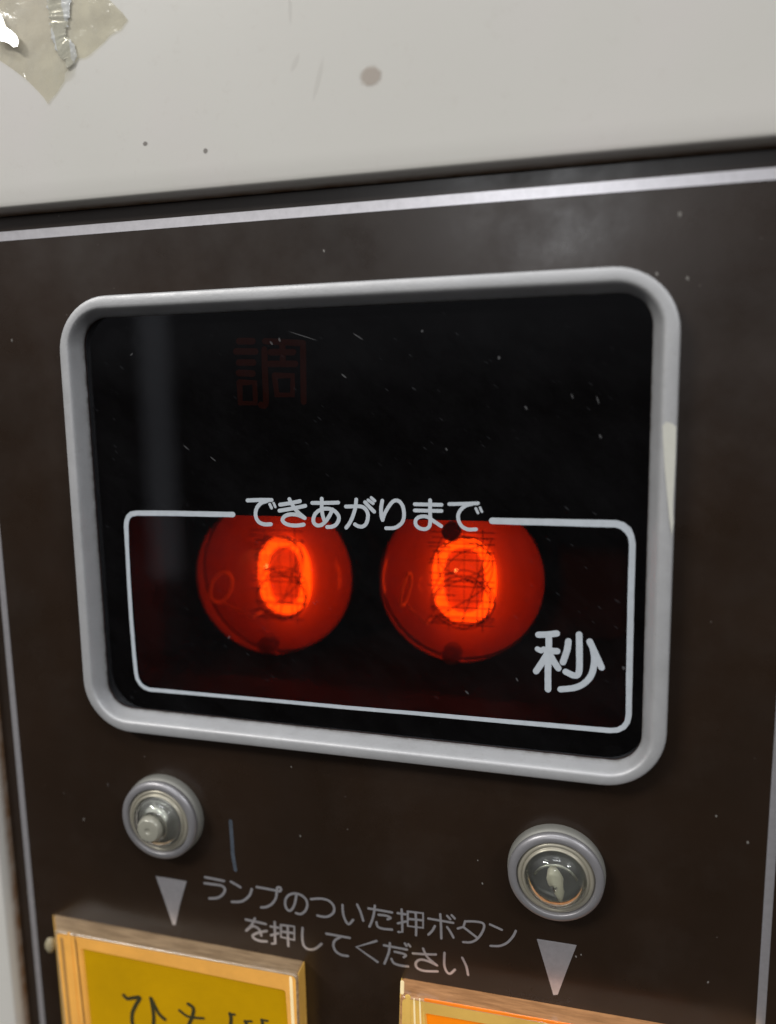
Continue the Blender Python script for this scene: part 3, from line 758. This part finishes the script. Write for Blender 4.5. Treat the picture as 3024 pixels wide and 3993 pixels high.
def push_button(label, base, front, ins, rim_mat, card_mat, cap_mat, side_mat, groove, yb=4560):
    b = q4(extend(*base, yb), 0.02); f = q4(extend(*front, yb), 4.2)
    i0 = q4(extend(*ins, yb), 4.0); 
    t = thing('push_button', label, 'push button', tuple(sum(b, Vector())/4), 'square backlit push buttons')
    # cap side walls
    l0 = rquad(b, 0.6*MM, 4); l1 = rquad([b[k].lerp(f[k], 0.5) for k in range(4)], 0.65*MM, 4); l2 = rquad([b[k].lerp(f[k], 0.93) for k in range(4)], 0.7*MM, 4)
    cf = sum(f, Vector())/4
    l3 = rquad(f, 0.8*MM, 4)
    fi = [v+Vector((math.copysign(0.35,cf.x-v.x)*MM, -0.12*MM, math.copysign(0.35,cf.z-v.z)*MM)) for v in f]
    l4 = rquad(fi, 0.8*MM, 4)
    V, Fc = loops_mesh([l0, l1, l2, l3, l4]); obj('cap_wall', V, Fc, cap_mat, t)
    for (p, q2) in ((1,2),(3,0)):
        pr4 = [b[p].lerp(f[p],0.02), b[p].lerp(f[p],0.9), b[q2].lerp(f[q2],0.9), b[q2].lerp(f[q2],0.02)]
        sx = math.copysign(0.06*MM, b[p].x-cf.x)
        pr4 = [v+Vector((sx,0,0)) for v in pr4]; pr5 = [v-Vector((sx*2,0,0)) for v in pr4]
        obj('cap_side', pr4+pr5, [(0,1,2,3),(4,5,6,7),(0,1,5,4),(1,2,6,5),(2,3,7,6),(3,0,4,7)], side_mat, t, smooth=False)
    # lit rim under the cap face, then a step down to the card
    i1 = [Vector((v.x, v.y+0.5*MM, v.z)) for v in i0]
    ins_in = [v+Vector((math.copysign(0.25,cf.x-v.x)*MM, 0.5*MM, math.copysign(0.25,cf.z-v.z)*MM)) for v in i0]
    V, Fc = loops_mesh([l4, rquad(i0, 0.5*MM, 4), rquad(ins_in, 0.4*MM, 4)]); obj('lit_rim', V, Fc, rim_mat, t, smooth=False)
    card = rquad(ins_in, 0.4*MM, 4); obj('label_card', card, [tuple(range(len(card)))], card_mat, t, smooth=False)
    for (a, bb, w, mat, nm) in groove:
        V, Fc = [], []
        p = [at(*a, 4.2).lerp(at(*bb, 4.2), k/6) for k in range(7)]
        stroke_geo(V, Fc, p, [w*MM]*7, 0.12*MM); obj(nm, V, Fc, mat, t)
    return t
M_capL = mat_backlit('cloudy_cap_amber', (0.38,0.29,0.19), (1.0,0.42,0.06), 0.09, 300)
M_rimL = mat_backlit('amber_lit_rim', (0.62,0.34,0.09), (1.0,0.42,0.05), 0.48)
M_cardL = mat_backlit('yellow_card', (0.44,0.25,0.0), (1.0,0.50,0.0), 0.20, 40)
M_capR = mat_backlit('cloudy_cap_orange', (0.48,0.27,0.14), (1.0,0.36,0.06), 0.20, 300)
M_rimR = mat_backlit('yellow_lit_rim', (0.62,0.42,0.12), (1.0,0.52,0.07), 0.36)
M_cardR = mat_backlit('orange_card', (0.75,0.20,0.005), (1.0,0.22,0.0), 0.55, 40)
M_sideL = mat_backlit('amber_cap_side', (0.60,0.40,0.12), (1.0,0.50,0.07), 0.30, 150)
M_sideR = mat_backlit('yellow_cap_side', (0.65,0.45,0.15), (1.0,0.60,0.12), 0.5, 150)
M_dline = mat_simple('dark_seam', (0.16,0.08,0.04), 0.5)
M_pale = mat_backlit('glint_stripe', (0.8,0.68,0.45), (1.0,0.72,0.30), 0.55)  # glowing stripes paint the highlight and refracted light in the clear caps
M_ridge = mat_backlit('amber_ridge', (0.45,0.25,0.08), (1.0,0.38,0.06), 0.12)
M_thin = mat_backlit('orange_edge', (0.8,0.2,0.02), (1.0,0.22,0.0), 0.5)
btn = push_button('left push button with a yellow handwritten card in a clear cap',
    [(206,3566),(1186,3748),(245,3993),(1197,3993)], [(213,3628),(1160,3800),(252,3993),(1167,3993)], [(311,3697),(1112,3862),(342,3993),(1124,3993)],
    M_rimL, M_cardL, M_capL, M_sideL,
    [((291,3644),(331,4010),0.10,M_dline,'seam'), ((268,3640),(305,4010),0.30,M_rimL,'ridge'), ((240,3660),(275,4010),0.35,M_ridge,'ridge'), ((1133,3812),(1143,4010),0.30,M_pale,'ridge')])
inkchar('handwritten_character', [('w:13',[(1010,1160),(1050,1200),(1130,1190),(1200,1190),(1150,1280),(1110,1380),(1112,1500),(1150,1640),(1260,1690),(1340,1600),(1365,1450),(1350,1300),(1330,1195)]), ('w:13',[(1335,1200),(1420,1370),(1495,1445)])], (150,3500), 3.045, 13, M_hand, btn, 3.62)
inkchar('handwritten_character', [('w:13',[(100,960),(160,1010),(150,1100),(110,1200),(60,1330)]), ('w:10',[(-5,1035),(80,1100),(160,1120),(280,1130)]), ('w:12',[(-30,1230),(90,1250),(230,1270)])], (700,3600), 3.045, 13, M_hand, btn, 3.62)
inkchar('handwritten_character', [('w:13',[(595,1075),(608,1130),(600,1240),(590,1340)]), ('w:9',[(590,1080),(650,1085)]), ('w:12',[(775,1165),(800,1230),(795,1340)]), ('w:9',[(775,1165),(850,1165)]), ('w:12',[(975,1150),(985,1230),(980,1340)]), ('w:9',[(970,1150),(1040,1160)])], (700,3600), 3.045, 13, M_hand, btn, 3.62)
# glue blob at the corner of the left button
gc = at(196, 3684, 1.0)
V, Fc = [], []
for i in range(9):
    for j in range(14):
        a = math.pi*i/8; b = 2*math.pi*j/14
        d = Vector((math.sin(a)*math.cos(b), math.sin(a)*math.sin(b), math.cos(a)))
        k = 1+0.3*noise.noise(d*2.2)
        V.append(gc+Vector((d.x*1.1, d.y*0.8, d.z*1.5))*MM*k)
for i in range(8):
    for j in range(14): Fc.append((i*14+j, i*14+(j+1)%14, (i+1)*14+(j+1)%14, (i+1)*14+j))
obj('glue_blob', V, Fc, mat_simple('dried_glue', (0.36,0.31,0.20), 0.35), btn, label='yellowish lump of dried glue at the corner')
push_button('right push button with a bright orange card, cut off by the lower edge',
    [(1566,3813),(3010,4066),(1560,3993),(2990,4300)], [(1560,3880),(2960,4130),(1558,4000),(2950,4300)], [(1652,3950),(2900,4170),(1658,4010),(2890,4300)],
    M_rimR, M_cardR, M_capR, M_sideR,
    [((1660,3899),(2700,4082),0.32,M_thin,'edge_strip'), ((1590,3888),(1590,4010),0.5,M_rimR,'ridge'), ((1614,3895),(1617,4010),0.16,M_pale,'ridge'), ((1636,3895),(1640,4010),0.14,M_pale,'ridge'), ((1568,3830),(1567,3870),0.32,M_pale,'ridge')], 4700)

# ------------------------------------------------------------------ tape remnant
def mat_tape():
    m = N('yellowed_tape'); c = m.coord()
    tr = m.n('BsdfTransparent'); tr.inputs[0].default_value = (0.93,0.91,0.83,1)
    v = m.noise(c, 160, 4, 0.6)
    colr = m.ramp(v, [(0.3, (0.47,0.42,0.34)), (0.5, (0.58,0.55,0.47)), (0.7, (0.70,0.69,0.64))])
    p = m.principled(colr, 0.10, 0, Coat_Weight=1.0, Coat_Roughness=0.05)
    m.l(m.bump(m.noise(c, 350, 4), 0.0006, 0.5), p.inputs['Normal'])
    a = m.n('MixShader'); m.l(m.ramp(m.noise(c, 260, 5, 0.65), [(0.35, 0.0), (0.7, 0.32)]), a.inputs[0]); m.l(tr.outputs[0], a.inputs[1]); m.l(p.outputs[0], a.inputs[2])
    return m.done(a)
def mat_tape_fold():
    m = N('doubled_tape'); c = m.coord()
    p = m.principled((0.66,0.67,0.65), 0.16, 0, Coat_Weight=1.0, Coat_Roughness=0.04)
    m.l(m.bump(m.noise(c, 500, 3), 0.0003, 0.5), p.inputs['Normal'])
    tr = m.n('BsdfTransparent'); a = m.n('MixShader'); m.l(m.ramp(m.noise(c, 300, 3), [(0.3, 0.45), (0.6, 0.9)]), a.inputs[0])
    m.l(tr.outputs[0], a.inputs[1]); m.l(p.outputs[0], a.inputs[2]); return m.done(a)
TP = [(-160,600),(0,720),(120,800),(250,895),(330,960),(430,1060),(530,1170),(572,1240),(612,1180),(650,1140),(690,1090),(722,1035),(770,960),(800,900),(850,825),(890,760),(930,700),(1010,690),(1080,645),(1140,590),(1200,535),(1250,490),(1300,430),(1370,385),(1440,350),(1480,290),(1520,240),(1450,150),(1380,80),(1300,0),(1150,-200),(-160,-200)]
o3 = [at(p[0]/3.045, p[1]/3.045, 3.1) for p in TP]
def inside(x, z):
    c = False; n = len(o3)
    for i in range(n):
        a, b = o3[i], o3[i-1]
        if (a.z > z) != (b.z > z) and x < (b.x-a.x)*(z-a.z)/(b.z-a.z)+a.x: c = not c
    return c
pts = [Vector((v.x, v.z)) for v in o3]; ne = len(pts)
x0, x1 = min(p.x for p in pts), max(p.x for p in pts); z0, z1 = min(p.y for p in pts), max(p.y for p in pts)
st = 0.0009; xx = x0
while xx < x1:
    zz = z0
    while zz < z1:
        a, b = xx+random.uniform(-.3,.3)*st, zz+random.uniform(-.3,.3)*st
        if inside(a, b): pts.append(Vector((a, b)))
        zz += st
    xx += st
r = geometry.delaunay_2d_cdt(pts, [(i, (i+1)%ne) for i in range(ne)], [], 1, 1e-7)
f0, f1 = at(640/3.045, -50/3.045, 3.1), at(820/3.045, 860/3.045, 3.1)    # the ridge of the fold
def tape_h(x, z):
    v = Vector((x*1000, 0, z*1000))
    h = 0.12+0.10*abs(noise.noise(v*0.25))+0.10*noise.noise(v*0.7)
    d = Vector((f1.x-f0.x, f1.z-f0.z)); w = Vector((x-f0.x, z-f0.z)); k = max(0, min(1, w.dot(d)/d.length_squared))
    dist = (w-d*k).length*1000
    h += 0.75*math.exp(-(dist/0.8)**2) + 0.12*abs(noise.noise(v*0.6+Vector((9,0,0))))
    g = at(25, 120, 3.1); h += 0.9*math.exp(-((x-g.x)**2+(z-g.z)**2)/0.0014**2)
    return max(0.03, h)
V = [Vector((p.x, -(3.06+tape_h(p.x, p.y))*MM, p.y)) for p in r[0]]
tape = thing('tape_remnant', 'torn wrinkled scrap of yellowed clear tape stuck on the cream paint at top left', 'tape', (o3[8].x, -3.05*MM, o3[8].z))
obj('tape_film', V, [tuple(f) for f in r[2]], mat_tape(), tape)

# the folded-over strip of the tape and its added glint patch
fp = [(680,-60),(700,120),(700,250),(690,380),(715,500),(790,600),(830,700),(800,790)]
fw = [2.0,1.9,1.6,1.3,1.2,1.5,1.1,0.3]
V, Fc = [], []
cp = catmull([(p[0],p[1],w) for p, w in zip(fp, fw)], 8)
stroke_geo(V, Fc, [at(p[0]/3.045, p[1]/3.045, 3.30)+Vector((0,-0.10*MM*noise.noise(Vector((i*0.35,3,0))),0)) for i, p in enumerate(cp)], [p[2]*MM*(1+0.35*noise.noise(Vector((i*0.5,0,7)))) for i, p in enumerate(cp)], 0.09*MM)
obj('tape_fold', V, Fc, mat_tape_fold(), tape)
# added facet patch, cut and tilted to mirror the ceiling lamp as a glint
g0 = at(30, 125, 3.9)
hn = ((Vector((-1.5,-1.7,1.7))-g0).normalized() + (Vector((0,-D,0))-g0).normalized()).normalized()
CP = [(-60,100),(0,180),(35,250),(60,310),(105,350),(150,380),(200,430),(232,500),(222,560),(175,575),(130,530),(60,500),(0,495),(-60,480)]
V = []
for k, p in enumerate(CP + [(10,330),(90,430),(60,400),(160,470),(0,420),(190,500)]):
    v = at(p[0]/3.045, p[1]/3.045, 3.9); dd = v-g0
    v.y = g0.y - (hn.x*dd.x + hn.z*dd.z)/hn.y*1.0 + 0.05*MM*noise.noise(Vector((k*1.3,2,0)))
    v.y = min(v.y, -3.25*MM)
    V.append(v)
r2 = geometry.delaunay_2d_cdt([Vector((v.x, v.z)) for v in V], [(i, (i+1)%len(CP)) for i in range(len(CP))], [], 1, 1e-7)
obj('tape_glint', [V[o[0]] for o in r2[3]], [tuple(f) for f in r2[2]], mat_tape_fold(), tape, smooth=False)
